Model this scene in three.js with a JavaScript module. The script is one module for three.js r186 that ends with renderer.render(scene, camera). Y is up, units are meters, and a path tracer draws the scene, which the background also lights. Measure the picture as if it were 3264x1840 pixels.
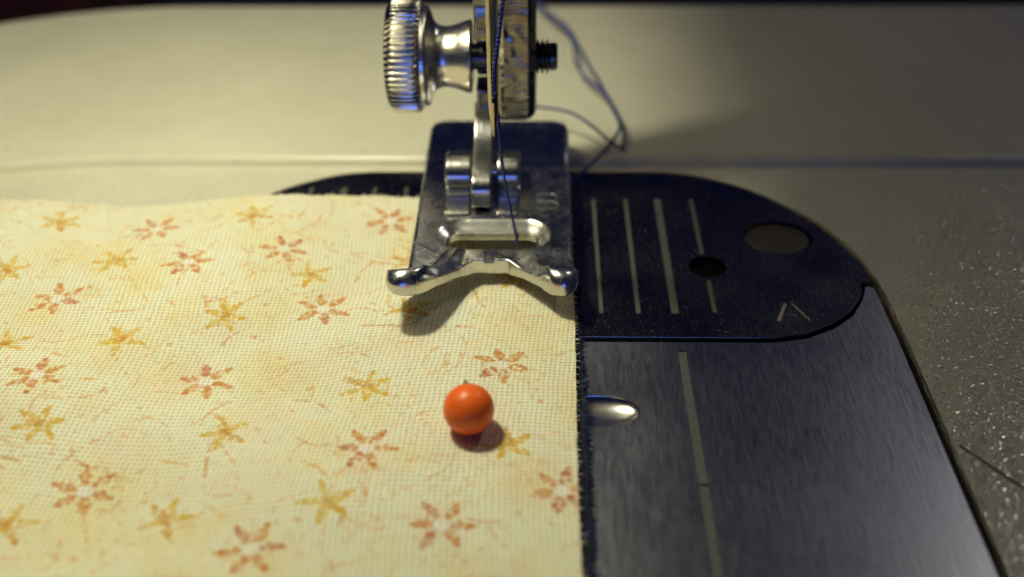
import * as THREE from 'three';
import { mergeGeometries, mergeVertices, toCreasedNormals } from 'three/addons/utils/BufferGeometryUtils.js';
import { RoundedBoxGeometry } from 'three/addons/geometries/RoundedBoxGeometry.js';
import { RectAreaLightUniformsLib } from 'three/addons/lights/RectAreaLightUniformsLib.js';
import { Brush, Evaluator, SUBTRACTION } from 'three-bvh-csg';

// Lengths below are written in millimetres; MM turns them into the scene's metres.
const MM = 0.001;
const scene = new THREE.Scene();

// ---------------------------------------------------------------- camera
const camera = new THREE.PerspectiveCamera(29.07, 1024 / 577, 0.004, 20);
camera.position.set(4.18 * MM, 57.72 * MM, 85.22 * MM);
camera.rotation.order = 'YXZ';
camera.rotation.set(-35.4 * Math.PI / 180, 1.75 * Math.PI / 180, -0.74 * Math.PI / 180);
camera.focus = 91 * MM;
camera.userData.fStop = 18;
scene.add(camera);

// ---------------------------------------------------------------- light: a dim bluish room, the machine's own lamp, a blue glow from the front, a lamp far behind
scene.background = new THREE.Color().setRGB(0.005, 0.0065, 0.026);
const renderer = new THREE.WebGLRenderer({ antialias: true });
renderer.toneMapping = THREE.LinearToneMapping;
renderer.toneMappingExposure = 1;
renderer.shadowMap.enabled = true;
RectAreaLightUniformsLib.init();
const LAMP = [-26, 80, -3];
function areaLight(name, color, intensity, w, h, at, target) {
  const l = new THREE.RectAreaLight(color, intensity, w, h);
  l.name = name; l.position.set(...at); l.lookAt(...target); scene.add(l);
}
areaLight('window_light', new THREE.Color().setRGB(0.12, 0.25, 1), 2.9, 0.3, 0.16, [0.03, 0.03, 0.75], [0, 0.01, 0]);
areaLight('room_lamp_light', new THREE.Color().setRGB(1, 0.95, 0.86), 86, 0.055, 0.055, [0.57, 0.77, -0.6], [0.03, 0, 0.01]);

// ---------------------------------------------------------------- helpers
function rng(seed) { let s = seed >>> 0; return () => { s = (s + 0x6d2b79f5) >>> 0; let t = Math.imul(s ^ (s >>> 15), 1 | s); t = (t + Math.imul(t ^ (t >>> 7), 61 | t)) ^ t; return ((t ^ (t >>> 14)) >>> 0) / 4294967296; }; }
const lerp = (a, b, t) => a + (b - a) * t, clamp = (x, a, b) => Math.min(b, Math.max(a, x)), smooth = (a, b, x) => { const t = clamp((x - a) / (b - a), 0, 1); return t * t * (3 - 2 * t); };
function hash(x, y, s) { let h = Math.imul(x, 374761393) + Math.imul(y, 668265263) + Math.imul(s, 2147483647 ^ 0x5bd1e995); h = Math.imul(h ^ (h >>> 13), 1274126177); return ((h ^ (h >>> 16)) >>> 0) / 4294967296; }
function noise(x, y, s = 1, per = 0, py = per) {
  let ix = Math.floor(x), iy = Math.floor(y); const fx = x - ix, fy = y - iy, u = fx * fx * (3 - 2 * fx), v = fy * fy * (3 - 2 * fy);
  const w = (k) => per ? ((k % per) + per) % per : k, h = (k) => py ? ((k % py) + py) % py : k;
  return lerp(lerp(hash(w(ix), h(iy), s), hash(w(ix + 1), h(iy), s), u), lerp(hash(w(ix), h(iy + 1), s), hash(w(ix + 1), h(iy + 1), s), u), v);
}
const fbm = (x, y, s, n = 4) => { let a = 0.5, t = 0, k = 0; for (let i = 0; i < n; i++) { t += a * noise(x, y, s + i); k += a; x *= 2.03; y *= 2.03; a *= 0.5; } return t / k; };
function dataTex(w, h, fn, srgb, repeat) {
  const d = new Uint8Array(w * h * 4), c = [0, 0, 0];
  for (let y = 0; y < h; y++) for (let x = 0; x < w; x++) { fn(x, y, c); const o = (y * w + x) * 4; for (let k = 0; k < 3; k++) d[o + k] = clamp(Math.round(c[k] * 255), 0, 255); d[o + 3] = 255; }
  const t = new THREE.DataTexture(d, w, h); t.magFilter = THREE.LinearFilter; t.wrapS = t.wrapT = THREE.RepeatWrapping; if (srgb) t.colorSpace = THREE.SRGBColorSpace;
  if (repeat) t.repeat.set(...repeat); t.needsUpdate = true; return t;
}
const taken = {};
const numbered = (n) => { taken[n] = (taken[n] ?? -1) + 1; return taken[n] ? n + '_' + String(taken[n]).padStart(3, '0') : n; };
function thing(name, label, category, base = [0, 0, 0], group) {
  const o = new THREE.Group(); o.name = numbered(name); o.position.set(base[0] * MM, base[1] * MM, base[2] * MM); o.userData = { label, category }; if (group) o.userData.group = group;
  o.base = base; scene.add(o); return o;
}
// geometry in world millimetres -> a named mesh under its parent, moved to the parent's own origin
function part(name, geos, material, parent, extra) {
  let g = Array.isArray(geos) ? (geos.length > 1 ? mergeGeometries(geos.map((q) => { const c = q.index ? q.toNonIndexed() : q; for (const k of Object.keys(c.attributes)) if (!['position', 'normal', 'uv'].includes(k)) c.deleteAttribute(k); return c; })) : geos[0]) : geos;
  g = g.clone(); if (parent.fit) { g.scale(parent.fit, parent.fit, parent.fit); g.translate(...parent.shift); }
  const b = parent.base ?? [0, 0, 0];
  g.translate(-b[0], -b[1], -b[2]); g.scale(MM, MM, MM);
  const m = new THREE.Mesh(g, material); m.name = name; m.fit = parent.fit; m.shift = parent.shift; m.castShadow = m.receiveShadow = true; m.base = b; if (extra) Object.assign(m.userData, extra);
  parent.add(m); return m;
}
// flat piece: outline in [x, z], top face at y = top
function slab(outline, top, thick, bevel = 0.08, holes = [], seg = 2) {
  const V = (p) => new THREE.Vector2(p[0], -p[1]), s = new THREE.Shape(outline.map(V));
  for (const h of holes) s.holes.push(new THREE.Path(h.map(V)));
  const g = new THREE.ExtrudeGeometry(s, { depth: thick - 2 * bevel, bevelEnabled: bevel > 0, bevelThickness: bevel, bevelSize: bevel, bevelOffset: -bevel, bevelSegments: seg, curveSegments: 4 });
  g.rotateX(-Math.PI / 2); g.translate(0, top - thick + bevel, 0); return g;
}
// outline in [z, y] swept along x
function sideExtrude(outline, x0, x1, bevel = 0.15, seg = 3) {
  const s = new THREE.Shape(outline.map((p) => new THREE.Vector2(-p[0], p[1])));
  const g = new THREE.ExtrudeGeometry(s, { depth: x1 - x0 - 2 * bevel, bevelEnabled: bevel > 0, bevelThickness: bevel, bevelSize: bevel, bevelOffset: -bevel, bevelSegments: seg });
  g.rotateY(Math.PI / 2); g.translate(x0 + bevel, 0, 0); return g;
}
const spline2 = (pts, n, closed = false) => new THREE.CatmullRomCurve3(pts.map((p) => new THREE.Vector3(p[0], p[1], 0)), closed, 'centripetal').getPoints(n).map((p) => [p.x, p.y]);
const circle = (cx, cz, r, n = 40, rz = r) => [...Array(n)].map((_, i) => [cx + r * Math.cos(i / n * 2 * Math.PI), cz + rz * Math.sin(i / n * 2 * Math.PI)]);
const rect = (x0, z0, x1, z1) => [[x0, z0], [x1, z0], [x1, z1], [x0, z1]];
function stadium(x0, x1, z0, z1, n = 12) { const r = (z1 - z0) / 2, cz = (z0 + z1) / 2, o = []; for (let i = 0; i <= n; i++) { const a = -Math.PI / 2 + Math.PI * i / n; o.push([x1 - r + r * Math.cos(a), cz + r * Math.sin(a)]); } for (let i = 0; i <= n; i++) { const a = Math.PI / 2 + Math.PI * i / n; o.push([x0 + r + r * Math.cos(a), cz + r * Math.sin(a)]); } return o; }
const curve3 = (pts) => new THREE.CatmullRomCurve3(pts.map((p) => new THREE.Vector3(...p)), false, 'centripetal');
// two plies twisted round each other along a path
function twisted(pts, r, pitch, segPerMm = 9, loose = 0, seed = 1) {
  const c = curve3(pts), len = c.getLength(), n = Math.ceil(len * segPerMm), fr = c.computeFrenetFrames(n, false), geos = [], R = rng(seed);
  for (let k = 0; k < 2; k++) {
    const q = [];
    for (let i = 0; i <= n; i++) { const a = i / n * len / pitch * 2 * Math.PI + k * Math.PI, p = c.getPointAt(i / n); p.addScaledVector(fr.normals[i], Math.cos(a) * r * 0.55).addScaledVector(fr.binormals[i], Math.sin(a) * r * 0.55); q.push(p); }
    geos.push(new THREE.TubeGeometry(new THREE.CatmullRomCurve3(q), n, r * 0.62, 6));
  }
  for (let i = 0; i < loose; i++) {          // stray fibres
    const t = R(), p = c.getPointAt(t), d = new THREE.Vector3(R() - 0.5, R() - 0.5, R() - 0.5).normalize(), e = p.clone().addScaledVector(d, 0.3 + R() * 0.5), m = p.clone().add(e).multiplyScalar(0.5).add(new THREE.Vector3(R() - 0.5, R() - 0.5, R() - 0.5).multiplyScalar(0.3));
    geos.push(new THREE.TubeGeometry(new THREE.QuadraticBezierCurve3(p, m, e), 6, 0.012, 4));
  }
  return geos;
}

// ---------------------------------------------------------------- materials
const PEB = 512, TILE = 24;        // wrinkle-finish enamel, 24 mm tile
const pebble = (() => {
  const R = rng(5), cells = 62, px = [];
  for (let i = 0; i < cells * cells; i++) px.push([R(), R(), R(), R()]);
  return dataTex(1024, 1024, (x, y, c) => {
    const u = x / 1024 * cells, v = y / 1024 * cells, iu = Math.floor(u), iv = Math.floor(v); let h = 0;
    for (let a = -1; a <= 1; a++) for (let b = -1; b <= 1; b++) { const k = px[((iu + a + cells) % cells) + ((iv + b + cells) % cells) * cells], q = ((u - iu - a - k[0]) ** 2 + (v - iv - b - k[1]) ** 2) / (0.3 + 0.5 * k[2]) ** 2; if (q < 1) h += (0.2 + 0.8 * k[3] ** 2.4) * (1 - q) ** 2; }
    c[0] = c[1] = c[2] = clamp(h * 0.7, 0, 1) * 0.9 + 0.1 * noise(x / 1024 * 120, y / 1024 * 120, 8, 120);
  }, false, [1 / TILE, 1 / TILE]);
})();
const bedDirt = dataTex(1024, 1024, (x, y, c) => {
  const u = x / 1024, v = y / 1024, n = noise(u * 6, v * 6, 31, 6) * 0.6 + noise(u * 24, v * 24, 32, 24) * 0.4; let k = 0.93 + 0.07 * n;
  const s = noise(u * 90, v * 90, 33, 90); if (s > 0.955) k -= (s - 0.955) * 7;
  c[0] = 0.9 * k; c[1] = 0.885 * k; c[2] = 0.8 * k - (1 - n) * 0.01;
}, true, [1 / 60, 1 / 60]);
const enamelPebble = new THREE.MeshPhysicalMaterial({ name: 'wrinkle_enamel', color: 0xffffff, map: bedDirt, roughness: 0.14, bumpMap: pebble, bumpScale: 0.000135 });
const enamel = new THREE.MeshPhysicalMaterial({ name: 'cream_enamel', color: 0xffffff, map: bedDirt, roughness: 0.3, bumpMap: pebble, bumpScale: 0.000008 });
const headEnamel = new THREE.MeshPhysicalMaterial({ name: 'head_enamel', color: new THREE.Color().setRGB(0.5, 0.46, 0.36), roughness: 0.4 });
const scratch = dataTex(1024, 1024, (x, y, c) => {       // streaks run along v
  const u = x / 1024, v = y / 1024; let h = 0.45 * noise(u * 420, v * 22, 41, 420, 22) + 0.35 * noise(u * 300, v * 11, 42, 300, 11) + 0.2 * noise(u * 160, v * 60, 43, 160, 60); c[0] = c[1] = c[2] = h;
}, false, [1 / 30, 1 / 30]);
const steelRough = dataTex(1024, 1024, (x, y, c) => {
  const u = x / 1024, v = y / 1024, h = 0.3 * noise(u * 340, v * 44, 51, 340, 44) + 0.3 * noise(u * 180, v * 24, 52, 180, 24) + 0.4 * noise(u * 5, v * 5, 53, 5); c[0] = c[1] = c[2] = 0.36 + 0.3 * h;
}, false, [1 / 30, 1 / 30]);
const slideSteel = new THREE.MeshPhysicalMaterial({ name: 'brushed_steel', color: new THREE.Color().setRGB(0.4, 0.415, 0.47), metalness: 1, roughness: 0.66, roughnessMap: steelRough, bumpMap: scratch, bumpScale: 0.000004, anisotropy: 0.4, anisotropyRotation: Math.PI / 2 });
const plateRough = dataTex(1024, 1024, (x, y, c) => {
  const u = x / 1024, v = y / 1024; let h = 0.34 + 0.12 * noise(u * 300, v * 40, 55, 300, 40) + 0.2 * noise(u * 7, v * 7, 56, 7) + (noise(u * 260, v * 260, 57, 260) > 0.86 ? 0.3 : 0); c[0] = c[1] = c[2] = h;
}, false, [1 / 30, 1 / 30]);
const plateSteel = new THREE.MeshPhysicalMaterial({ name: 'blued_steel', color: new THREE.Color().setRGB(0.2, 0.2, 0.23), metalness: 1, roughness: 0.5, roughnessMap: plateRough, bumpMap: scratch, bumpScale: 0.000002 });
const grooveSteel = new THREE.MeshStandardMaterial({ name: 'groove_steel', color: new THREE.Color().setRGB(0.1, 0.098, 0.085), metalness: 0.2, roughness: 0.65 });
const slideGroove = new THREE.MeshStandardMaterial({ name: 'slide_groove_steel', color: new THREE.Color().setRGB(0.11, 0.112, 0.115), metalness: 0.2, roughness: 0.65 });
const grooveSteelLight = new THREE.MeshStandardMaterial({ name: 'raised_steel', color: new THREE.Color().setRGB(0.32, 0.31, 0.27), metalness: 0.7, roughness: 0.4 });
const pit = dataTex(512, 512, (x, y, c) => {
  const u = x / 512, v = y / 512; let h = 0.16 + 0.12 * noise(u * 12, v * 12, 61, 12) + 0.08 * noise(u * 60, v * 60, 62, 60) + (noise(u * 128, v * 128, 63, 128) > 0.9 ? 0.22 : 0); c[0] = c[1] = c[2] = h;
}, false, [1 / 16, 1 / 16]);
const pitBump = dataTex(512, 512, (x, y, c) => { const u = x / 512, v = y / 512; c[0] = c[1] = c[2] = 0.6 * noise(u * 40, v * 40, 64, 40) + 0.4 * noise(u * 150, v * 150, 65, 150); }, false, [1 / 16, 1 / 16]);
const chromeC = (r, g, b) => new THREE.Color().setRGB(r, g, b);
const footChrome = new THREE.MeshStandardMaterial({ name: 'worn_chrome', color: chromeC(0.62, 0.62, 0.62), metalness: 1, roughness: 1, roughnessMap: pit, bumpMap: pitBump, bumpScale: 0.0000018 });
const satin = new THREE.MeshStandardMaterial({ name: 'satin_chrome', color: chromeC(0.5, 0.5, 0.49), metalness: 1, roughness: 0.23, bumpMap: pitBump, bumpScale: 0.000012 });
const chrome = new THREE.MeshStandardMaterial({ name: 'chrome', color: chromeC(0.72, 0.71, 0.69), metalness: 1, roughness: 0.13, bumpMap: pitBump, bumpScale: 0.000003 });
const turned = dataTex(512, 64, (x, y, c) => { const h = noise(x / 512 * 180, 0.5, 71, 180) * 0.7 + noise(x / 512 * 60, y / 8, 72, 60) * 0.3; c[0] = c[1] = c[2] = h; }, false);
const turnedSteel = new THREE.MeshStandardMaterial({ name: 'turned_steel', color: chromeC(0.74, 0.72, 0.68), metalness: 1, roughness: 0.26, bumpMap: turned, bumpScale: 0.000016 });
const blockRough = dataTex(512, 512, (x, y, c) => { const u = x / 512, v = y / 512; c[0] = c[1] = c[2] = 0.22 + 0.25 * noise(u * 5, v * 130, 75, 130) + 0.2 * fbm(u * 6, v * 9, 76); }, false, [1 / 10, 1 / 10]);
const blockBump = dataTex(512, 512, (x, y, c) => { const u = x / 512, v = y / 512; c[0] = c[1] = c[2] = 0.05 * noise(u * 9, v * 80, 77, 9, 80) + 0.66 * noise(u * 5, v * 4, 78, 5, 4) + 0.29 * noise(u * 14, v * 12, 79, 14, 12); }, false, [1 / 10, 1 / 10]);
const blockSteel = new THREE.MeshStandardMaterial({ name: 'milled_steel', color: chromeC(0.27, 0.255, 0.21), metalness: 1, roughness: 0.4, roughnessMap: blockRough, bumpMap: blockBump, bumpScale: 0.00036 });
const darkSteel = new THREE.MeshStandardMaterial({ name: 'dark_steel', color: chromeC(0.1, 0.1, 0.11), metalness: 1, roughness: 0.28 });
const needleSteel = new THREE.MeshStandardMaterial({ name: 'needle_steel', color: chromeC(0.5, 0.44, 0.3), metalness: 1, roughness: 0.08 });
const dark = new THREE.MeshStandardMaterial({ name: 'dark_cavity', color: chromeC(0.004, 0.0035, 0.003), roughness: 0.9 });
const darkHole = new THREE.MeshPhysicalMaterial({ name: 'dark_hole', color: chromeC(0.004, 0.0035, 0.003), roughness: 0.95, specularIntensity: 0.05, side: THREE.DoubleSide });
const threadBlue = new THREE.MeshPhysicalMaterial({ name: 'blue_cotton', color: chromeC(0.035, 0.06, 0.25), roughness: 0.8, sheen: 0.25, sheenColor: chromeC(0.15, 0.2, 0.45), sheenRoughness: 0.5 });
const rubberRed = new THREE.MeshPhysicalMaterial({ name: 'orange_plastic', color: chromeC(0.95, 0.15, 0.012), roughness: 0.38, specularIntensity: 0.8 });

// ---------------------------------------------------------------- machine bed (the surface everything stands on)
const plateLeft = (x) => 3.4 - x;
const rightArc = spline2([[17, -16.4], [20.2, -15.75], [23.1, -14.32], [26.05, -12.18], [28.96, -8.91], [31.02, -6.22], [33.11, -1.14], [33.75, 1.9], [34.05, 4.2]], 40);
const opening = (off) => {                       // the outline the two plates share, grown by off
  const o = [[14, -16.4 - off]];
  for (const [x, z] of rightArc) { const t = clamp((x - 17) / 17, 0, 1), a = Math.PI / 2 * (1 - t * t); o.push([x + off * Math.cos(a), z - off * Math.sin(a)]); }
  o.push([34.25 + off, 11], [34.3 + off, 70 + off]);
  return [...o, ...o.slice().reverse().map(([x, z]) => [plateLeft(x), z])];
};
const bed = thing('machine_bed', 'cream enamel sewing machine bed with speckled wrinkle finish around the steel plates', 'machine bed');
bed.userData.kind = 'structure';
part('bed_front', slab([[-86, -21], [150, -21], [150, 82], [-86, 82]], 0, 5, 0.3, [opening(1.0)], 4), enamelPebble, bed);
part('cavity_floor', slab(rect(-36, -20, 40, 80), -3.2, 1, 0), dark, bed);
{
  const zf = (x) => -18.1 + (x < -38 ? (x + 38) ** 2 / 120 : 0), zb = (x) => -61.6 + (x < -44 ? (x + 44) ** 2 / 105 : 0);
  const rows = [];                                        // [share of the way back, extra z, y]
  for (let i = 0; i <= 12; i++) { const a = 0.62 + (Math.PI / 2 - 0.62) * i / 12; rows.push([0, 1.3 * (Math.cos(a) - Math.cos(0.62)), -0.04 + 2.4 * (Math.sin(a) - Math.sin(0.62))]); }
  for (let i = 1; i <= 20; i++) rows.push([i / 20, -1.06, 0.965 - 0.765 * (i / 20) ** 2]);
  for (let i = 1; i <= 10; i++) { const a = Math.PI / 2 * i / 10; rows.push([1, -1.06 - 4 * Math.sin(a), 0.2 - 4 * (1 - Math.cos(a))]); }
  rows.push([1, -5.2, -30]);
  const nx = 120, pos = [], uv = [], idx = [];
  for (const [t, dz, y] of rows) for (let i = 0; i <= nx; i++) { const x = lerp(-86, 150, i / nx); const z = lerp(zf(x), zb(x), t) + dz; pos.push(x, y, z); uv.push(x, -z + y); }
  for (let j = 0; j < rows.length - 1; j++) for (let i = 0; i < nx; i++) { const a = j * (nx + 1) + i, b = a + 1, c = a + nx + 1, d = c + 1; idx.push(a, b, d, a, d, c); }
  const g = new THREE.BufferGeometry(); g.setAttribute('position', new THREE.Float32BufferAttribute(pos, 3)); g.setAttribute('uv', new THREE.Float32BufferAttribute(uv, 2)); g.setIndex(idx); g.computeVertexNormals();
  part('bed_back', g, enamel, bed);
}
// table far behind and below
const tableCloth = new THREE.MeshStandardMaterial({ name: 'navy_cloth', color: chromeC(0.006, 0.008, 0.035), roughness: 0.95 });
const table = thing('table', 'dark navy table top far behind the machine bed', 'table', [0, -45, -200]);
table.userData.kind = 'structure';
part('table_top', slab(rect(-900, -900, 900, 500), -45, 20, 2), tableCloth, table);
{
  const t = thing('folded_cloth', 'dark red folded cloth blurred behind the left corner of the machine bed', 'cloth', [-150, -45, -150]);
  const red = new THREE.MeshStandardMaterial({ name: 'dark_red_cloth', color: chromeC(0.035, 0.002, 0.008), roughness: 0.95 });
  for (let k = 0; k < 3; k++) {
    const g = new RoundedBoxGeometry(120 - k * 5, 9, 70 - k * 4, 4, 4); const p = g.attributes.position;
    for (let i = 0; i < p.count; i++) p.setY(i, p.getY(i) + 1.6 * noise(p.getX(i) / 14 + k * 9, p.getZ(i) / 14, 81));
    g.computeVertexNormals(); g.translate(-152 + k * 2, -40 + k * 9, -170); part('fold', g, red, t);
  }
}

// ---------------------------------------------------------------- plates
const slotHole = (x, z0, z1, w) => rect(x - w / 2, z0, x + w / 2, z1);
const slide = thing('slide_plate', 'brushed steel slide plate in front of the needle plate, with long groove and notch', 'slide plate', [1.7, 0, 40]);
{
  const right = [[22, 11.62], [24, 11.56], [26.6, 11.03], [29.2, 9.6], [31.1, 7.85], [32.45, 5.55], [32.95, 4.2], [33.2, 3.4], [34.0, 3.6], [34.2, 11], [34.25, 70]];
  const outline = [...right, ...right.slice().reverse().map(([x, z]) => [plateLeft(x), z])];
  const notch = circle(8.6, 20.3, 3.5, 48, 2.0);
  part('plate', slab(outline, 0, 1, 0.1, [notch, slotHole(15.95, 12.8, 66, 0.92)], 3), slideSteel, slide);
  part('guide_groove', slab(rect(15.4, 12.4, 16.5, 66.5), -0.07, 0.4, 0), slideGroove, slide, { label: 'long pale groove cut in the slide plate' });
  part('groove_stop', new THREE.BoxGeometry(0.66, 0.08, 0.14).translate(15.96, -0.06, 28.1), dark, slide);
  const bowl = new THREE.SphereGeometry(1, 48, 24, 0, Math.PI * 2, Math.PI / 2, Math.PI / 2); bowl.scale(3.53, 0.95, 2.03); bowl.translate(8.6, -0.06, 20.3);
  part('thumb_notch', bowl, new THREE.MeshStandardMaterial({ name: 'bright_steel', color: chromeC(0.8, 0.8, 0.78), metalness: 1, roughness: 0.22, side: THREE.DoubleSide }), slide);
}
const needlePlate = thing('needle_plate', 'dark blued steel needle plate with engraved guide lines, round screw and letter A', 'needle plate', [1.7, 0, -3]);
{
  const arc = rightArc.filter(([, z]) => z < 2.6), rr = [...arc, [33.5, 2.9], [32.85, 3.15], [32.7, 4.3], [32.3, 5.4], [30.95, 7.55], [29.05, 9.3], [26.5, 10.72], [24, 11.22], [22, 11.28]];
  const outline = [...rr, ...rr.slice().reverse().map(([x, z]) => [plateLeft(x), z])];
  const holes = [], TOP = 0.22, lines = [[9.5, 0.5], [12.7, 0.55], [15.87, 0.8], [19.25, 0.55]];
  for (const [x, w] of lines) {
    if (x > 19) { holes.push(slotHole(x, -11.5, -1.25, w), slotHole(x + 0.06, 2.75, 7.9, w)); } else holes.push(slotHole(x, -11.5, 8.0, w));
    holes.push(slotHole(-x, -13.6, 8.0, w));
  }
  holes.push(circle(19.5, 0.75, 1.78), circle(26.75, -4.25, 3.25, 56, 2.85));
  const bar = (x0, z0, x1, z1, w) => { const a = Math.atan2(z1 - z0, x1 - x0), nx = -Math.sin(a) * w / 2, nz = Math.cos(a) * w / 2; return [[x0 + nx, z0 + nz], [x1 + nx, z1 + nz], [x1 - nx, z1 - nz], [x0 - nx, z0 - nz]]; };
  holes.push(bar(24.6, 8.9, 25.68, 6.2, 0.26), bar(26.12, 6.15, 27.35, 8.85, 0.26), bar(25.42, 7.9, 26.45, 7.9, 0.26));
  part('plate', slab(outline, TOP, 0.9, 0.05, holes, 2), plateSteel, needlePlate);
  for (const [x, w] of lines) for (const s of [1, -1]) {
    if (s > 0 && x > 19) { part('guide_line', slab(rect(x - 0.4, -11.7, x + 0.4, -1.1), TOP - 0.12, 0.3, 0), grooveSteel, needlePlate); part('guide_line', slab(rect(x - 0.34, 2.6, x + 0.46, 8.1), TOP - 0.12, 0.3, 0), grooveSteel, needlePlate); }
    else part('guide_line', slab(rect(s * x - w * 0.7, s > 0 ? -11.7 : -13.8, s * x + w * 0.7, 8.2), TOP - 0.12, 0.3, 0), grooveSteel, needlePlate);
  }
  part('letter', slab(rect(24.3, 5.9, 27.6, 9.2), TOP - 0.13, 0.3, 0), new THREE.MeshStandardMaterial({ name: 'engraved_steel', color: chromeC(0.75, 0.68, 0.5), metalness: 0.7, roughness: 0.4, bumpMap: blockBump, bumpScale: 0.00005 }), needlePlate, { label: 'engraved capital letter A' });
  part('hole', new THREE.CylinderGeometry(1.77, 1.77, 0.7, 40, 1, true).translate(19.5, -0.3, 0.75), darkHole, needlePlate); part('hole', new THREE.CircleGeometry(1.77, 40).rotateX(-Math.PI / 2).translate(19.5, -0.64, 0.75), darkHole, needlePlate);
  // round screw head let into the plate, domed a little
  const pts = [[0, TOP - 0.06], [1.5, TOP - 0.08], [2.7, TOP - 0.14], [3.02, TOP - 0.24], [3.08, TOP - 0.9]].map((p) => new THREE.Vector2(...p)).reverse();
  part('screw', new THREE.LatheGeometry(pts, 56).scale(1, 1, 0.877).translate(26.75, 0, -4.25), new THREE.MeshStandardMaterial({ name: 'brown_steel', color: chromeC(0.055, 0.043, 0.034), metalness: 0.3, roughness: 0.55, bumpMap: pitBump, bumpScale: 0.00003 }), needlePlate, { label: 'round brownish screw let into the needle plate' });
}
// lint on the plates
{
  const R = rng(77), g = new THREE.TubeGeometry(new THREE.QuadraticBezierCurve3(new THREE.Vector3(-0.12 * MM, 0, 0), new THREE.Vector3(0, 0.05 * MM, 0.07 * MM), new THREE.Vector3(0.13 * MM, 0.02 * MM, 0)), 5, 0.014 * MM, 4), spots = [];
  while (spots.length < 340) {
    const x = lerp(7.5, 33, R()), z = lerp(-15.5, 24, R()); if (x > 7.3 + 26 * Math.sqrt(1 - Math.min(1, ((z - 2) / 18) ** 2)) * 1.0 && z < 2) continue;
    if (z > 10.5 && R() > 0.16) continue; if (R() > Math.exp(-(((x - 11) / 13) ** 2)) + 0.12) continue; spots.push([x, z]);
  }
  for (let i = 0; i < 40; i++) spots.push([lerp(-23, -9, R()), lerp(-13.5, -10.5, R())]);
  const im = new THREE.InstancedMesh(g, new THREE.MeshStandardMaterial({ name: 'lint', color: chromeC(0.34, 0.27, 0.16), roughness: 0.9 }), spots.length), o = new THREE.Object3D();
  spots.forEach(([x, z], i) => { const s = 0.35 + R() * R() * 1.1; o.position.set(x * MM, (z > 11.3 ? 0.015 : 0.235) * MM, z * MM); o.rotation.set(R() * 0.6, R() * 6.3, 0); o.scale.setScalar(s); o.updateMatrix(); im.setMatrixAt(i, o.matrix); });
  im.name = 'lint'; im.castShadow = im.receiveShadow = true; im.userData = { kind: 'stuff', label: 'fine golden lint and dust scattered over the dark needle plate', category: 'lint' }; scene.add(im);
}

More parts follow.
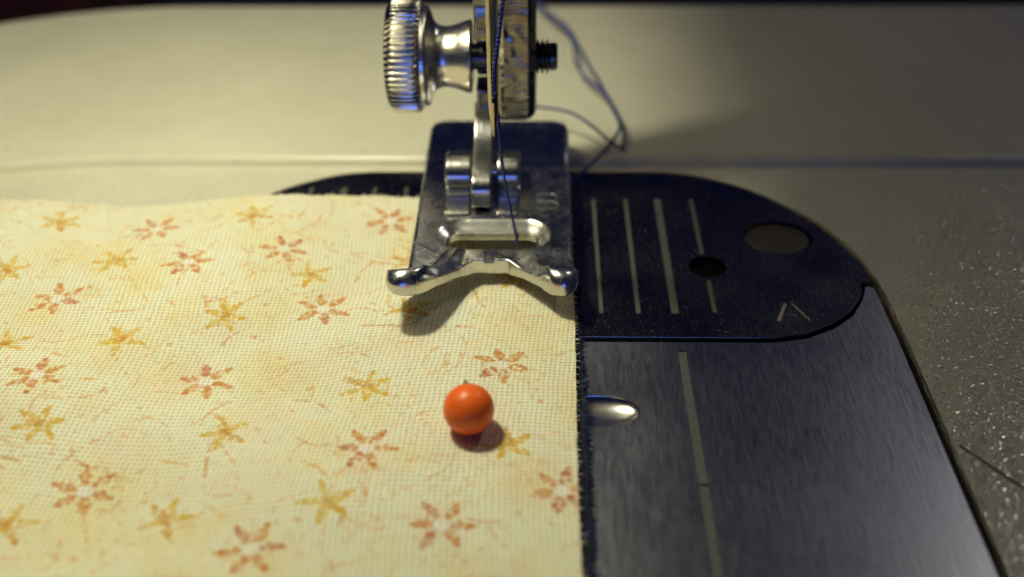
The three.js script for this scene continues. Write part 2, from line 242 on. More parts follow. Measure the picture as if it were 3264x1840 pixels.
// ---------------------------------------------------------------- fabric
const FX0 = -66, FX1 = 8, FZ0 = -12, FZ1 = 48, FW = FX1 - FX0, FH = FZ1 - FZ0, TW = 2048, TH = 1660;
function fabricTextures() {
  const cv = document.createElement('canvas'); cv.width = TW; cv.height = TH; const c = cv.getContext('2d'), R = rng(2024), S = TW / FW;
  c.fillStyle = '#efecd0'; c.fillRect(0, 0, TW, TH);
  const P = (x, z) => [(x - FX0) * S, (z - FZ0) * S];
  for (let i = 0; i < 620; i++) { const [x, y] = [R() * TW, R() * TH], r = 20 + R() * 90, g = c.createRadialGradient(x, y, 0, x, y, r), k = R(); const col = k < 0.4 ? '236,216,134' : k < 0.6 ? '238,206,166' : '240,244,222'; g.addColorStop(0, `rgba(${col},0.36)`); g.addColorStop(1, `rgba(${col},0)`); c.fillStyle = g; c.fillRect(x - r, y - r, 2 * r, 2 * r); }
  const tints = ['222,150,60', '226,160,96', '206,124,52', '232,178,84', '228,190,120'];
  for (let i = 0; i < 5200; i++) { const x = R() * TW, y = R() * TH, r = 1.5 + R() * R() * 7; c.fillStyle = `rgba(${tints[Math.floor(R() * 5)]},${0.12 + R() * 0.42})`; c.beginPath(); c.ellipse(x, y, r * 1.2, r * (0.4 + 0.6 * R()), R() * 3.1, 0, 7); c.fill(); }
  for (let i = 0; i < 900; i++) {                    // broken brush dashes
    const x = R() * TW, y = R() * TH, a = R() * 6.3, len = 14 + R() * 70, n = Math.ceil(len / 5), bend = (R() - 0.5) * 0.05, col = tints[Math.floor(R() * 5)], al = 0.12 + R() * 0.34; let px = x, py = y, t = a;
    for (let k = 0; k < n; k++) { px += Math.cos(t) * 6; py += Math.sin(t) * 6; t += bend * 5; if (R() < 0.72) { c.fillStyle = `rgba(${col},${al})`; c.beginPath(); c.ellipse(px, py, 5.5 * (0.5 + R()), 4.2 * (0.4 + R()), t, 0, 7); c.fill(); } }
  }
  const petal = (x, y, a, len, w, col, al) => { for (let k = 0; k < 34; k++) { const t = R() * 0.94 + 0.03, s = (R() - 0.5) * 2 * w * Math.sin(Math.PI * Math.pow(t, 0.72)), px = x + Math.cos(a) * t * len - Math.sin(a) * s, py = y + Math.sin(a) * t * len + Math.cos(a) * s; c.fillStyle = `rgba(${col},${al * (0.5 + 0.5 * R())})`; c.beginPath(); c.arc(px, py, 3.2 + R() * 2.4, 0, 7); c.fill(); } };
  const O = [[-32.7, -4.5], [-10.2, -5.7], [-19.6, -0.6], [-27.6, 2.5], [-38, 7.4], [-14.4, 8.7], [-35.4, 18.6], [-22.3, 18.1], [1.2, 16], [-27.9, 30.1], [-8.4, 26], [-2.4, 33.1], [5.8, 29.8], [-14.9, 35.5], [-47, 12], [-50, 27], [-42, 38]];
  const Y = [[-42.2, -5.3], [-23.6, -6.2], [-34.4, 1.7], [-44.1, 3.2], [-16.4, 3.3], [-7.6, 0.6], [-22.5, 10], [-30.5, 13.4], [-39.9, 13.9], [-6.8, 8.6], [-9.3, 18.6], [-33.2, 24.1], [-19.3, 24.3], [2, 25.2], [-10.3, 31.5], [-21.5, 32.6], [-32.3, 33.6], [2, 4], [-3, -3]];
  for (const [x, z] of Y) { const [px, py] = P(x, z), a0 = R() * 6.3; const n = 5 + (R() < 0.5 ? 1 : 0); for (let k = 0; k < n; k++) petal(px, py, a0 + k * 2 * Math.PI / n + (R() - 0.5) * 0.3, 48 + R() * 17, 10, R() < 0.75 ? '218,166,28' : '206,140,34', 0.58); for (let k = 0; k < 20; k++) { c.fillStyle = 'rgba(200,120,40,0.5)'; c.beginPath(); c.arc(px + (R() - 0.5) * 20, py + (R() - 0.5) * 16, 3, 0, 7); c.fill(); } }
  for (const [x, z] of O) { const [px, py] = P(x, z), a0 = R() * 6.3; for (let k = 0; k < 6; k++) { const a = a0 + k * Math.PI / 3 + (R() - 0.5) * 0.2; petal(px + Math.cos(a) * 16, py + Math.sin(a) * 16, a, 42 + R() * 12, 11, R() < 0.7 ? '206,118,40' : '190,98,50', 0.62); } c.fillStyle = 'rgba(246,238,228,0.95)'; c.beginPath(); c.ellipse(px, py, 17, 15, 0, 0, 7); c.fill(); c.strokeStyle = 'rgba(226,190,190,0.5)'; c.lineWidth = 3; c.stroke(); }
  const img = c.getImageData(0, 0, TW, TH).data, col = new Uint8Array(TW * TH * 4), bmp = new Uint8Array(TW * TH * 4), per = 0.4;
  for (let y = 0; y < TH; y++) for (let x = 0; x < TW; x++) {
    let u = x / S, v = y / S; const wx = 0.9 * Math.sin(v * 0.11 + u * 0.05) + 0.35 * Math.sin(u * 0.23 + 1.3) + 0.25 * noise(u * 0.4, v * 0.4, 91), wz = 0.7 * Math.sin(u * 0.12) + 0.4 * Math.sin(v * 0.17 + 2) + 0.3 * noise(u * 0.4, v * 0.4, 92);
    const a = (u + wx) / per, b = (v + wz) / per, ia = Math.floor(a), ib = Math.floor(b), fa = a - ia - 0.5, fb = b - ib - 0.5;
    const wv = 0.78 + 0.35 * noise(ia * 0.9, v * 1.1, 93), hv = 0.78 + 0.35 * noise(u * 1.1, ib * 0.9, 94), up = (ia + ib) & 1 ? 1 : -1;
    const warp = Math.max(0, 1 - (fa / (0.46 * wv)) ** 2), weft = Math.max(0, 1 - (fb / (0.46 * hv)) ** 2), wy = 0.5 + 0.5 * up * Math.cos(Math.PI * fb), wz2 = 0.5 - 0.5 * up * Math.cos(Math.PI * fa);
    const h = Math.max(Math.sqrt(warp) * (0.45 + 0.55 * wy), Math.sqrt(weft) * (0.45 + 0.55 * wz2)) * (0.9 + 0.1 * noise(u * 24, v * 24, 95));
    const o = (y * TW + x) * 4, gap = smooth(0.2, 0.75, h), k = 0.79 + 0.21 * gap, dot = 0.3 + 0.7 * hash(ia, ib, 97), fuzz = 0.96 + 0.08 * noise(u * 16, v * 16, 96);
    for (let q = 0; q < 3; q++) { const base = [239, 236, 208][q], pr = img[o + q], top = lerp(base, pr, (0.35 + 0.65 * gap) * (0.35 + 0.65 * dot)); col[o + q] = clamp(top * k * fuzz, 0, 255); }
    col[o + 3] = bmp[o + 3] = 255; bmp[o] = bmp[o + 1] = bmp[o + 2] = clamp(h * 255, 0, 255);
  }
  const T = (d, s) => { const t = new THREE.DataTexture(d, TW, TH); t.magFilter = THREE.LinearFilter; if (s) t.colorSpace = THREE.SRGBColorSpace; t.needsUpdate = true; return t; };
  return [T(col, true), T(bmp, false)];
}
const [printMap, weaveMap] = fabricTextures();
const cotton = new THREE.MeshPhysicalMaterial({ name: 'printed_cotton', map: printMap, roughness: 0.92, bumpMap: weaveMap, bumpScale: 0.00007, sheen: 0.25, sheenColor: chromeC(1, 0.96, 0.8), sheenRoughness: 0.6 });
const fabRight = (z) => 7.0 + 0.1 * Math.sin(z * 0.16) + 0.06 * noise(z * 1.3, 3.3, 101) + 0.05 * noise(z * 5, 1, 102);
const fabBack = (x) => -9.75 - (x + 20) * 0.026 + 0.22 * Math.sin(x * 0.33 + 1) + 0.2 * noise(x * 0.5, 0, 103) + 0.12 * noise(x * 3.1, 0, 104);
const fabY = (x, z) => 0.78 + 0.25 * noise(x * 0.09 + 7, z * 0.1, 105) + 0.26 * Math.sin(x * 0.2 + z * 0.12) * smooth(4, -12, x) + 0.26 * Math.sin(x * 0.11 - z * 0.34) * smooth(2, -14, x) + 0.3 * Math.exp(-(((z - 4.5) / 2.2) ** 2)) * smooth(-16, -6, x) + 0.5 * smooth(-3, -30, x) * (0.4 + 0.6 * noise(x * 0.12, z * 0.08, 106)) + 0.18 * Math.exp(-(((x + 1.3) / 1.2) ** 2) - ((z - 16.9) / 2.2) ** 2);
function clothSheet(x0, xr, zb, z1, yTop, thick, nx, nz, uvOf) {
  const pos = [], uv = [], idx = [];
  for (let s = 0; s < 2; s++) for (let j = 0; j <= nz; j++) for (let i = 0; i <= nx; i++) {
    const ti = i / nx, tj = j / nz, xg = lerp(x0, 7, ti), z = lerp(zb(xg), z1, Math.pow(tj, 1)), x = lerp(x0, xr(z), ti), e = Math.min(1, ti > 0.97 ? 1 : 1);
    pos.push(x, yTop(x, z) - s * thick * e, z); uv.push(...uvOf(x, z));
  }
  const N = (nx + 1) * (nz + 1), w = nx + 1;
  for (let j = 0; j < nz; j++) for (let i = 0; i < nx; i++) { const a = j * w + i, b = a + 1, c = a + w, d = c + 1; idx.push(a, c, d, a, d, b, N + a, N + d, N + c, N + a, N + b, N + d); }
  const wall = (a, b) => idx.push(a, b, N + b, a, N + b, N + a);
  for (let i = 0; i < nx; i++) { wall(i + 1, i); wall(nz * w + i, nz * w + i + 1); }
  for (let j = 0; j < nz; j++) { wall(j * w, (j + 1) * w); wall((j + 1) * w + nx, j * w + nx); }
  let g = new THREE.BufferGeometry(); g.setAttribute('position', new THREE.Float32BufferAttribute(pos, 3)); g.setAttribute('uv', new THREE.Float32BufferAttribute(uv, 2)); g.setIndex(idx);
  return toCreasedNormals(g, 1.0);
}
function fray(n, seed, edge, len, r, col, parent, y) {        // loose yarn ends along an edge
  const R = rng(seed), geos = [];
  for (let i = 0; i < n; i++) { const [x, z, dx, dz] = edge(R()), l = len * (0.35 + R()), yy = y(x, z), a = new THREE.Vector3(x - dx * 0.2, yy, z - dz * 0.2), e = new THREE.Vector3(x + dx * l + (R() - 0.5) * 0.25, yy + (R() - 0.5) * 0.25, z + dz * l + (R() - 0.5) * 0.4), m = a.clone().lerp(e, 0.5).add(new THREE.Vector3((R() - 0.5) * 0.2, R() * 0.15, (R() - 0.5) * 0.2)); geos.push(new THREE.TubeGeometry(new THREE.QuadraticBezierCurve3(a, m, e), 4, r * (0.6 + 0.7 * R()), 4)); }
  part('frayed_edge', geos, col, parent, { kind: 'stuff' });
}
const cream = thing('cream_fabric', 'cream cotton fabric printed with orange and yellow flowers, lying under the presser foot', 'fabric', [-25, 0, 15]);
part('cloth', clothSheet(-65, fabRight, fabBack, 46, fabY, 0.3, 150, 120, (x, z) => [(x - FX0) / FW, (z - FZ0) / FH]), cotton, cream);
const yarn = new THREE.MeshStandardMaterial({ name: 'cream_yarn', color: chromeC(0.72, 0.66, 0.48), roughness: 0.95 });
fray(380, 11, (t) => { const x = lerp(-52, 6, t); return [x, fabBack(x), 0, -1]; }, 0.3, 0.05, yarn, cream, (x, z) => fabY(x, z) - 0.12);
fray(200, 12, (t) => { const z = lerp(-9, 40, t); return [fabRight(z), z, 1, 0]; }, 0.22, 0.04, yarn, cream, (x, z) => fabY(x, z) - 0.12);
{
  const navyMap = dataTex(512, 512, (x, y, c) => { const u = x / 512 * 32, v = y / 512 * 32, n = noise(u * 0.5, v * 0.5, 111), m = noise(u * 0.4 + 9, v * 0.4, 112), k = 0.7 + 0.3 * Math.abs(Math.sin(u * 8) * Math.sin(v * 8)); let q = [0.05, 0.06, 0.17]; if (n > 0.86) q = [0.1, 0.2, 0.15]; else if (m > 0.84) q = [0.17, 0.06, 0.15]; else if (m < 0.14) q = [0.14, 0.18, 0.36]; for (let i = 0; i < 3; i++) c[i] = q[i] * k; }, true, [1 / 12, 1 / 12]);
  const navy = new THREE.MeshStandardMaterial({ name: 'navy_cotton', map: navyMap, roughness: 0.95 });
  const nv = thing('navy_fabric', 'dark navy fabric beneath the cream one, showing as a frayed strip along its right edge', 'fabric', [-25, 0, 15]);
  const right = (z) => 7.4 + 0.2 * smooth(6, 30, z) + 0.12 * noise(z * 1.4, 0.5, 113) + 0.16 * noise(z * 4.5, 0.5, 114);
  part('cloth', clothSheet(-64.5, right, (x) => fabBack(x) + 0.6, 45.6, (x, z) => Math.min(0.46, fabY(x, z) - 0.32), 0.18, 90, 160, (x, z) => [x, z]), navy, nv);
  const yb = new THREE.MeshStandardMaterial({ name: 'navy_yarn', color: chromeC(0.01, 0.014, 0.06), roughness: 0.95 }), yl = new THREE.MeshStandardMaterial({ name: 'pale_blue_yarn', color: chromeC(0.05, 0.075, 0.2), roughness: 0.95 }), yg = new THREE.MeshStandardMaterial({ name: 'green_yarn', color: chromeC(0.05, 0.14, 0.08), roughness: 0.95 });
  const ed = (z0, z1) => (t) => { const z = lerp(z0, z1, t); return [right(z), z, 1, 0]; }, hy = () => 0.38;
  fray(420, 21, ed(4, 42), 0.3, 0.045, yb, nv, hy); fray(70, 22, ed(9, 42), 0.24, 0.045, yl, nv, hy); fray(16, 23, ed(17, 20.5), 0.3, 0.05, yg, nv, hy);
}

// ---------------------------------------------------------------- pin with a ball head
{
  const c = [-1.02, fabY(-1, 23) + 1.87, 23.45], pin = thing('ball_head_pin', 'orange red ball headed pin stuck in the cream fabric', 'pin', [c[0], c[1] - 1.8, c[2]]);
  part('head', new THREE.SphereGeometry(1.9, 64, 48).translate(...c), rubberRed, pin);
  const end = new THREE.Vector3(-1.65, 0.8, 17.9), a = new THREE.Vector3(...c);
  part('shaft', new THREE.TubeGeometry(new THREE.LineCurve3(a, end), 8, 0.27, 16), new THREE.MeshStandardMaterial({ name: 'pin_steel', color: chromeC(0.5, 0.5, 0.48), metalness: 1, roughness: 0.35 }), pin);
  const tp = new THREE.Vector3(-2.6, 0.3, 10); part('shaft', new THREE.TubeGeometry(new THREE.LineCurve3(end, tp), 8, 0.28, 12), chrome, pin);
}

// the bar, foot and needle are one assembly, drawn 3.5 % small and then sized and set down in its place
const FIT = 1.035, SHIFT = [-0.146, -2.02, -2.983];
const assembly = (o) => { o.fit = FIT; o.shift = SHIFT; return o; };
// ---------------------------------------------------------------- presser foot
const TOPY = 5.6, BOT = 4.35;
function footSole() {
  const XL = -6.95, XR = 7.02, us = [], vs = [], toe = (x) => smooth(3.9, 4.8, Math.abs(x)), curl = (x) => smooth(2, 5.6, Math.abs(x)) * (x < 0 ? 2.05 : 0.65);
  for (let i = 0; i <= 10; i++) us.push(XL + 0.5 * (1 - Math.cos(Math.PI / 2 * i / 10)));
  for (let i = 1; i < 100; i++) us.push(lerp(XL + 0.5, XR - 0.5, i / 100));
  for (let i = 0; i <= 10; i++) us.push(XR - 0.5 * (1 - Math.sin(Math.PI / 2 * i / 10)));
  for (let i = 0; i <= 8; i++) vs.push([0, i / 8]);
  for (let i = 1; i < 90; i++) vs.push([1, i / 90]);
  for (let i = 0; i <= 14; i++) vs.push([2, i / 14]);
  const zf = (x) => {
    const s = Math.abs(x), e = x < 0 ? 6.95 : 7.02, z = 7.75 + 0.84 * clamp(s - 1.4, 0, 3.6) + 0.25 * smooth(4.6, 6, s) + 1.45 * curl(x) + 0.25 * toe(x), d = e - s, q = 1.25;
    return d < q ? z - q * (1 - Math.sqrt(Math.max(0, 1 - (1 - d / q) ** 2))) : z;
  };
  const zb = (x) => { const d = Math.min(x - XL, XR - x), r = 1.9; return -17 + (d < r ? r - Math.sqrt(r * r - (r - d) ** 2) : 0); };
  const shift = (x, z) => x < 0 ? -1.12 * smooth(8.6, 10.2, z) * smooth(3.6, 6.6, -x) : 0.3 * smooth(7.5, 10, z) * smooth(3, 6.6, x);
  const top = (x, z, f) => TOPY + 0.3 * smooth(-8.5, -11, z) + 0.25 * smooth(-9, -17, z) - 0.28 * smooth(6.0, 8.8, z) * smooth(1.2, 3, Math.abs(x)) + curl(x) * smooth(f - 5.5, f - 1, z) + 0.9 * smooth(f - 2.3, f - 1.25, z) * toe(x);
  const bot = (x, z, f) => BOT - 0.3 * smooth(5.6, 7, z) * (1 - smooth(1.6, 3, Math.abs(x))) + 0.3 * smooth(-8.5, -11, z) + 0.25 * smooth(-9, -17, z) + curl(x) * smooth(f - 5.5, f - 0.5, z) - 0.1 * smooth(f - 2, f, z) * toe(x);
  const W = us.length, pos = [], idx = [], H = vs.length, arc = (d, r) => d >= r ? 1 : Math.sqrt(Math.max(0, 1 - (1 - d / r) ** 2));
  for (let s = 0; s < 2; s++) for (const [k, q] of vs) for (const x0 of us) {
    const B0 = zb(x0), F = zf(x0), rt = s ? 0.3 : lerp(0.16, 1.15, toe(x0)), a = Math.PI / 2 * q;
    let z, fall = 0;                                       // fall: how far the rounded rim drops (top) or rises (underside)
    if (k === 0) { z = B0 + 0.4 * (1 - Math.cos(a)); fall = 0.4 * (1 - Math.sin(a)); }
    else if (k === 1) z = lerp(B0 + 0.4, F - rt, q);
    else { z = F - rt * (1 - Math.sin(a)); fall = rt * (1 - Math.cos(a)); }
    const T = top(x0, z, F), B = bot(x0, z, F), m = (T + B) / 2, e = arc(Math.min(x0 - XL, XR - x0), lerp(0.5, 1.5, smooth(F - 3.2, F - 1.6, z)));
    const y = s ? Math.min(B + fall, m) : Math.max(T - fall, m - (k === 2 ? 0.1 : 0));
    pos.push(x0 + shift(x0, z), m + (y - m) * e, z);
  }
  const N = W * H;
  for (let j = 0; j < H - 1; j++) for (let i = 0; i < W - 1; i++) { const a = j * W + i, b = a + 1, c = a + W, d = c + 1; idx.push(a, c, d, a, d, b, N + a, N + d, N + c, N + a, N + b, N + d); }
  for (let i = 0; i < W - 1; i++) { const a = i, f = (H - 1) * W + i; idx.push(a, a + 1, N + a + 1, a, N + a + 1, N + a, f, N + f + 1, f + 1, f, N + f, N + f + 1); }
  let g = new THREE.BufferGeometry(); g.setAttribute('position', new THREE.Float32BufferAttribute(pos, 3)); g.setIndex(idx);
  g = mergeVertices(g, 1e-4);
  { const q = g.index.array, keep = []; for (let i = 0; i < q.length; i += 3) if (q[i] !== q[i + 1] && q[i + 1] !== q[i + 2] && q[i] !== q[i + 2]) keep.push(q[i], q[i + 1], q[i + 2]); g.setIndex(keep); }
  g = toCreasedNormals(g, 0.75);
  const p = g.attributes.position, u2 = []; for (let i = 0; i < p.count; i++) u2.push(p.getX(i), -p.getZ(i)); g.setAttribute('uv', new THREE.Float32BufferAttribute(u2, 2));
  return g;
}
const foot = thing('presser_foot', 'chrome zigzag presser foot with two curled toes, raised above the fabric', 'presser foot', [0, 1, 0]); assembly(foot);
{
  const ev = new Evaluator(); ev.attributes = ['position', 'normal', 'uv']; ev.useGroups = false;
  const cut = (a, g) => { for (const k of Object.keys(g.attributes)) if (!['position', 'normal', 'uv'].includes(k)) g.deleteAttribute(k); const b = new Brush(g); b.updateMatrixWorld(); const r = ev.evaluate(a, b, SUBTRACTION); r.updateMatrixWorld(); return r; };
  let sole = new Brush(footSole()); sole.updateMatrixWorld();
  const SZ0 = 2.78, SZ1 = 5.25;
  const RA = stadium(-4.95, 5.15, 1.3, 6.25, 20);
  sole = cut(sole, slab(RA, 8, 6, 0));
  let rim = new Brush(slab(stadium(-4.94, 5.14, 1.31, 6.24, 20), TOPY, TOPY - BOT, 0)); rim.updateMatrixWorld();
  rim = cut(rim, slab(stadium(-3.95, 4.14, SZ0, SZ1, 20), 8, 6, 0));
  {                                                    // wide countersink round the slot
    const A = stadium(-5.0, 5.2, 1.25, 6.3, 20), B = stadium(-3.95, 4.14, SZ0, SZ1, 20), pos = [], idx = [], n = A.length, ys = [[5.75, 1.09], [5.62, 1], [5.42, 0.62], [5.22, 0.28], [5.0, 0]];
    for (const [y, t] of ys) for (let i = 0; i < n; i++) pos.push(lerp(B[i][0], A[i][0], t), y, lerp(B[i][1], A[i][1], t));
    pos.push(0.1, 5.75, 4, 0.1, 5.0, 4); const c0 = ys.length * n, c1 = c0 + 1, L = ys.length - 1;
    for (let k = 0; k < L; k++) for (let i = 0; i < n; i++) { const j = (i + 1) % n, a = k * n + i, b = k * n + j, c = a + n, d = b + n; idx.push(a, b, d, a, d, c); }
    for (let i = 0; i < n; i++) { const j = (i + 1) % n; idx.push(c0, j, i, c1, L * n + i, L * n + j); }
    let g = new THREE.BufferGeometry(); g.setAttribute('position', new THREE.Float32BufferAttribute(pos, 3)); g.setIndex(idx); g = toCreasedNormals(g, 0.9);
    const p = g.attributes.position, uv = []; for (let i = 0; i < p.count; i++) uv.push(p.getX(i), -p.getZ(i)); g.setAttribute('uv', new THREE.Float32BufferAttribute(uv, 2));
    // orientation check: volume must be positive
    let vol = 0; for (let i = 0; i < p.count; i += 3) { const a = new THREE.Vector3().fromBufferAttribute(p, i), b = new THREE.Vector3().fromBufferAttribute(p, i + 1), c = new THREE.Vector3().fromBufferAttribute(p, i + 2); vol += a.dot(b.cross(c)); }
    if (vol < 0) { const at = (q) => { const s = q.itemSize, r = q.array; for (let i = 0; i < q.count; i += 3) for (let k = 0; k < s; k++) { const x = r[(i + 1) * s + k]; r[(i + 1) * s + k] = r[(i + 2) * s + k]; r[(i + 2) * s + k] = x; } }; at(g.attributes.position); at(g.attributes.uv); g.deleteAttribute('normal'); g = toCreasedNormals(g, 0.9); }
    rim = cut(rim, g);
  }
  { const g = new THREE.BoxGeometry(4.4, 6, 0.15); g.rotateY(-0.66); g.translate(-5.6, 5, 5.85); rim = cut(rim, g.clone()); sole = cut(sole, g); }      // threading slit
  sole = cut(sole, new THREE.BoxGeometry(0.9, 1, 2.6).translate(-0.08, 5.72, 7.6));                                       // groove ahead of the slot
  part('sole', sole.geometry, footChrome, foot);
  part('slot_rim', rim.geometry, satin, foot, { label: 'satin countersunk rim round the needle slot' });
  // two humped lugs that hold the hinge pin
  const lug = [[-7.4, 5.4], [-7.3, 6.6], [-6.8, 7.9], [-6.1, 8.5]]; for (let i = 0; i <= 16; i++) { const a = 1.75 - 2.25 * i / 16; lug.push([-4.35 + 1.85 * Math.cos(a), 7.15 + 1.75 * Math.sin(a)]); } lug.push([-2.72, 6.1], [-2.3, 5.95], [0.5, 5.9], [0.7, 5.75], [0.75, 5.4]);
  part('lug', sideExtrude(lug, -4.45, -2.05, 0.24, 4), satin, foot); part('lug', sideExtrude(lug, 0.2, 2.3, 0.24, 4), satin, foot);
  part('hinge_pin', new THREE.CylinderGeometry(0.62, 0.62, 5.6, 24).rotateZ(Math.PI / 2).translate(-1.05, 7.5, -4.1), chrome, foot);
  // raised letter B
  const y = 5.62, tube = (pts) => new THREE.TubeGeometry(new THREE.CatmullRomCurve3(pts.map((p) => new THREE.Vector3(p[0], y, p[1])), false, 'catmullrom', 0.1), 40, 0.045, 6);
  const lobe = (x0, x1, z0, z1) => { const r = (z1 - z0) / 2, o = [[x0, z0], [x1 - r, z0]]; for (let i = 1; i < 8; i++) { const a = -Math.PI / 2 + Math.PI * i / 8; o.push([x1 - r + r * Math.cos(a), (z0 + z1) / 2 + r * Math.sin(a)]); } o.push([x1 - r, z1], [x0, z1]); return o; };
  part('letter', [tube(lobe(4.0, 5.75, -3.1, -1.82)), tube(lobe(4.0, 5.85, -1.7, -0.42)), tube([[4.0, -3.1], [4.0, -0.42]])], grooveSteelLight, foot, { label: 'capital letter B in thin outline' });
}

// ---------------------------------------------------------------- presser bar with clamp, shank and thumb screw
const bar = thing('presser_bar', 'steel presser bar with clamp block, bent shank and large knurled thumb screw', 'presser bar', [0, 8, -9]); assembly(bar);
{
  // clamp block: rounded bottom right corner, chamfered front edges
  const blk = (x0, x1, y0, y1, rL, rR) => { const s = new THREE.Shape(); s.moveTo(x0, y1); s.lineTo(x0, y0 + rL); s.quadraticCurveTo(x0, y0, x0 + rL, y0); s.lineTo(x1 - rR, y0); s.quadraticCurveTo(x1, y0, x1, y0 + rR); s.lineTo(x1, y1); s.closePath(); return s; };
  const ex = (s, z0, z1, b) => { const g = new THREE.ExtrudeGeometry(s, { depth: z1 - z0 - 2 * b, bevelEnabled: true, bevelThickness: b, bevelSize: b, bevelOffset: -b, bevelSegments: 4, curveSegments: 12 }); g.translate(0, 0, z0 + b); return g; };
  part('clamp_block', ex(blk(0.1, 3.78, 10.6, 25.4, 0.5, 1.3), -12.4, -7.5, 0.75), blockSteel, bar);
  part('clamp_block', ex(blk(-1.75, 0.6, 13.9, 25.4, 0.3, 0.2), -12.2, -10.6, 0.2), darkSteel, bar, { label: 'dark recess wall behind the screw' });
  // shank in front of the bar: upper and lower jaw with the screw between them, then the bent arm and its nose
  part('shank', ex(blk(-1.75, -0.3, 18.3, 25.4, 0.5, 0.3), -10.8, -7.7, 0.25), blockSteel, bar);
  part('shank', ex(blk(-1.7, -0.3, 11.35, 13.7, 0.2, 0.2), -11, -7.9, 0.2), blockSteel, bar);
  const arm = [[-9.6, 11.8], [-9.6, 10.2], [-8.6, 8.4], [-6.6, 6.9], [-5, 6.2], [-0.3, 5.95], [0.1, 6.15], [0.16, 6.6], [0.1, 7.75], [-0.25, 8.3], [-0.9, 8.7], [-2.5, 9.1], [-4.4, 9.5], [-5.9, 10.05], [-7.1, 10.9], [-7.9, 11.8]];
  part('arm', sideExtrude(spline2(arm, 120, false).filter((p, i, a) => !i || Math.hypot(p[0] - a[i - 1][0], p[1] - a[i - 1][1]) > 0.02), -1.95, -0.12, 0.22, 4), satin, bar);
  part('bar', new THREE.CylinderGeometry(3.0, 3.0, 60, 40).translate(0.9, 55.6, -10.2), chrome, bar);
  part('bar_collar', new THREE.CylinderGeometry(3.2, 3.2, 2.4, 48).translate(1.1, 26.8, -10), chrome, bar);
  // thumb screw along x: axis y = 16.15, z = -9.8
  const AX = (g) => g.rotateZ(Math.PI / 2).translate(0, 16.15, -9.8);      // lathe axis y -> -x
  const screw = part('thumb_screw', AX(new THREE.LatheGeometry([[0, 9.5], [3.6, 9.62], [4.25, 9.62], [4.3, 9.3]].map((p) => new THREE.Vector2(...p)).reverse(), 64)), turnedSteel, bar, { label: 'knurled thumb screw with flared neck' });
  const n = 56, prof = [[4.0, 9.6], [4.45, 9.66], [4.8, 9.45], [4.98, 9.1], [5.02, 8.7], [5.02, 8.2], [5.02, 7.7], [5.0, 7.2], [4.92, 6.85], [4.7, 6.6], [4.5, 6.5]], pos = [], idx = [], uv = [], M = n * 8;
  prof.forEach(([r, a], j) => { for (let i = 0; i <= M; i++) { const t = i / M * 2 * Math.PI, k = Math.cos(t * n), cut = smooth(0, 2, j) * smooth(10, 7.5, j), w = r + cut * (0.16 * (k > 0 ? Math.sqrt(k) : k) - 0.08) + cut * 0.035 * (noise(i * 0.13, a * 2.2, 121) - 0.5); pos.push(w * Math.cos(t), a, w * Math.sin(t)); uv.push(i / M, a / 10); } });
  for (let j = 0; j < prof.length - 1; j++) for (let i = 0; i < M; i++) { const a = j * (M + 1) + i, b = a + 1, c = a + M + 1, d = c + 1; idx.push(a, b, d, a, d, c); }
  const kg = new THREE.BufferGeometry(); kg.setAttribute('position', new THREE.Float32BufferAttribute(pos, 3)); kg.setAttribute('uv', new THREE.Float32BufferAttribute(uv, 2)); kg.setIndex(idx); kg.computeVertexNormals();
  part('knurled_head', AX(kg), chrome, screw);
  const neck = spline2([[4.5, 6.5], [4.45, 6.1], [4.15, 5.85], [3.4, 5.6], [2.95, 5.25], [2.74, 4.7], [2.76, 4.1], [2.9, 3.5], [3.12, 2.9], [3.3, 2.3], [3.3, 2.15], [3.15, 2.05], [1.4, 2.02]], 70).map((p) => new THREE.Vector2(...p));
  part('neck', AX(new THREE.LatheGeometry(neck.reverse(), 80)), turnedSteel, screw);
  const st = [[0, 2.2], [1.2, 2.2], [1.2, -3.7]]; for (let k = 0; k < 3; k++) { const a = -3.72 - k * 0.42; st.push([1.12, a], [1.56, a - 0.17], [1.56, a - 0.23], [1.12, a - 0.4]); } st.push([1.24, -5.05], [1.24, -5.5], [1.08, -5.7], [0, -5.72]);
  part('threaded_stud', AX(toCreasedNormals(new THREE.LatheGeometry(st.map((p) => new THREE.Vector2(...p)).reverse(), 48), 0.4)), darkSteel, screw, { label: 'dark threaded end of the thumb screw' });
}

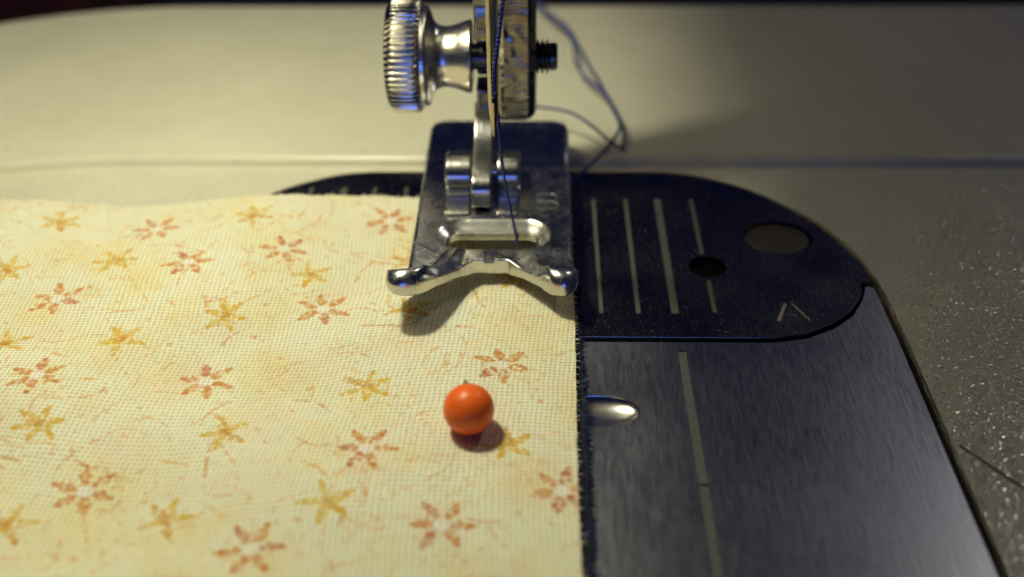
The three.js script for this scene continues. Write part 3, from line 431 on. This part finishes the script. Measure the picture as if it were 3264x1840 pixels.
// ---------------------------------------------------------------- needle and its thread
const NX = 0.42, NZ = 4.5;
const needle = thing('sewing_needle', 'long pointed sewing machine needle raised above the presser foot slot', 'needle', [NX, 15.4, NZ]); assembly(needle);
{
  const pts = [[0, 15.4], [0.07, 15.55], [0.2, 16.4], [0.34, 17.6], [0.41, 18.7], [0.44, 19.8], [0.46, 22], [0.46, 34], [0.8, 36], [0.8, 60]].map((p) => new THREE.Vector2(...p));
  const ev = new Evaluator(); ev.attributes = ['position', 'normal', 'uv']; ev.useGroups = false;
  let b = new Brush(new THREE.LatheGeometry(pts, 48).translate(NX, 0, NZ)); b.updateMatrixWorld();
  for (const g of [new RoundedBoxGeometry(0.3, 20, 0.5, 3, 0.1).translate(NX + 0.02, 29, NZ + 0.36), (() => { const q = new THREE.CapsuleGeometry(0.13, 0.75, 6, 16); q.scale(1, 1, 1); const e = new THREE.ExtrudeGeometry(new THREE.Shape(stadium(-0.55, 0.55, -0.14, 0.14, 8).map((p) => new THREE.Vector2(p[1], p[0]))), { depth: 3, bevelEnabled: false }); return e.translate(NX + 0.02, 19.15, NZ - 1.5); })()]) {
    for (const k of Object.keys(g.attributes)) if (!['position', 'normal', 'uv'].includes(k)) g.deleteAttribute(k);
    const c = new Brush(g.index ? g : mergeVertices(g, 1e-5)); c.updateMatrixWorld(); b = ev.evaluate(b, c, SUBTRACTION); b.updateMatrixWorld();
  }
  part('shaft', b.geometry, needleSteel, needle);
}
{
  const t = thing('upper_thread', 'dark blue thread running down the needle, through its eye and into the foot slot', 'thread', [NX, 5, NZ]); assembly(t);
  part('strand', twisted([[1.75, 30, 5.15], [1.25, 26.6, 5.1], [0.95, 24.2, 5.08], [0.62, 22, 5.0], [0.5, 20.6, 4.95], [0.44, 19.5, 4.85]], 0.17, 0.75, 10, 8, 3), threadBlue, t);
  part('strand', twisted([[0.44, 19.5, 4.85], [0.46, 19.05, 4.5], [0.6, 18.3, 4.05], [0.78, 16.6, 4.1], [0.95, 13.6, 4.1], [1.3, 10.4, 4.0], [1.8, 7.3, 3.75], [2.1, 5.3, 3.55], [2.2, 4.4, 3.3], [1.2, 3.9, 0.5], [-1, 3.7, -8]], 0.12, 0.6, 10, 22, 4), threadBlue, t);
}
// loose tails lying behind the foot
{
  const a = thing('thread_tail', 'single dark blue thread end arching from the clamp block over the cream bed', 'thread', [8, 2, -24]);
  part('strand', twisted([[-3, 3, -25.5], [0.8, 4.2, -25], [3.54, 4.05, -24.2], [5.6, 4, -23.8], [7.6, 4, -22.7], [9.99, 3.6, -19.9], [11.4, 3.0, -18.2], [12.35, 2.6, -17.5]], 0.15, 0.8, 8, 16, 6), threadBlue, a);
  const b = thing('thread_tail', 'looped pair of dark blue threads trailing across the bed behind the clamp block', 'thread', [10, 1, -35]);
  part('strand', twisted([[1.5, 3.4, -64], [4.1, 2.8, -56.5], [7.2, 2.7, -50.6], [9.0, 2.8, -42.3], [9.9, 3, -36.6], [10.9, 3.1, -32.5], [12.1, 3, -25.9], [12.7, 2.7, -22.2], [11.4, 2.3, -18.7], [9.55, 1.6, -16.1], [7.9, 1.0, -14.3], [5, 1.5, -10]], 0.17, 0.8, 7, 26, 8), threadBlue, b);
  part('strand', twisted([[2.5, 3.0, -64], [5.0, 2.4, -55], [7.7, 2.3, -48.5], [8.3, 2.3, -44.5], [8.3, 2.3, -40.6], [9.1, 2.5, -36], [11.6, 2.6, -29.8], [12.6, 2.5, -25.4], [13.1, 2.2, -22.6], [13.0, 1.1, -19.9]], 0.17, 0.8, 7, 20, 9), threadBlue, b);
  const h = thing('shadow_strand', 'thin strand added as a shadow line on the speckled bed right of the slide plate', 'shadow_strand', [37, 0, 27]);
  part('shadow_strand', new THREE.TubeGeometry(curve3([[35.4, 0.05, 23.9], [36.6, 0.1, 25.6], [38.4, 0.08, 27.9], [40.5, 0.1, 29.6]]), 30, 0.07, 6), new THREE.MeshStandardMaterial({ name: 'shadow_line_tone', color: chromeC(0.26, 0.24, 0.19), roughness: 0.8 }), h);  // added dull tube standing in for a soft shadow line across the bed
}

// ---------------------------------------------------------------- machine head above, with its lamp
{
  const head = thing('machine_head', 'cream enamel sewing machine head above the bed, holding the lamp', 'machine head', [20, 56, 0]);
  const box = (x0, y0, z0, x1, y1, z1, r = 2) => new RoundedBoxGeometry(x1 - x0, y1 - y0, z1 - z0, 4, r).translate((x0 + x1) / 2, (y0 + y1) / 2, (z0 + z1) / 2);
  part('casing', [box(-13, 56, -32, -9.5, 122, 30, 1.5), box(-11, 82, -18, 190, 122.5, 30, 3)], headEnamel, head);
  part('lamp_housing', [box(-46, 72, -32, -43, 120, 30, 1), box(-43.2, 117, -32, -13, 120, 30, 1), box(-43.2, 72, -32, -12.8, 117.2, -29, 1), box(-43.2, 72, 27, -12.8, 117.2, 30, 1)], headEnamel, head);
  const bulb = new THREE.SphereGeometry(4, 32, 20).translate(...LAMP);
  part('lamp_bulb', bulb, new THREE.MeshStandardMaterial({ name: 'lamp_glow', color: 0xfff0d0, emissive: chromeC(1, 0.96, 0.7), emissiveIntensity: 30 }), head);
  part('lamp_socket', new THREE.CylinderGeometry(3.4, 3.4, 34, 24).translate(LAMP[0], LAMP[1] + 20.5, LAMP[2]), darkSteel, head);
  const l = new THREE.PointLight(chromeC(0.985, 0.962, 0.7), 0.0129); l.name = 'lamp_light'; l.position.set(LAMP[0] * MM, LAMP[1] * MM, LAMP[2] * MM); l.castShadow = true; l.shadow.radius = 0.2; scene.add(l);
}

renderer.render(scene, camera);
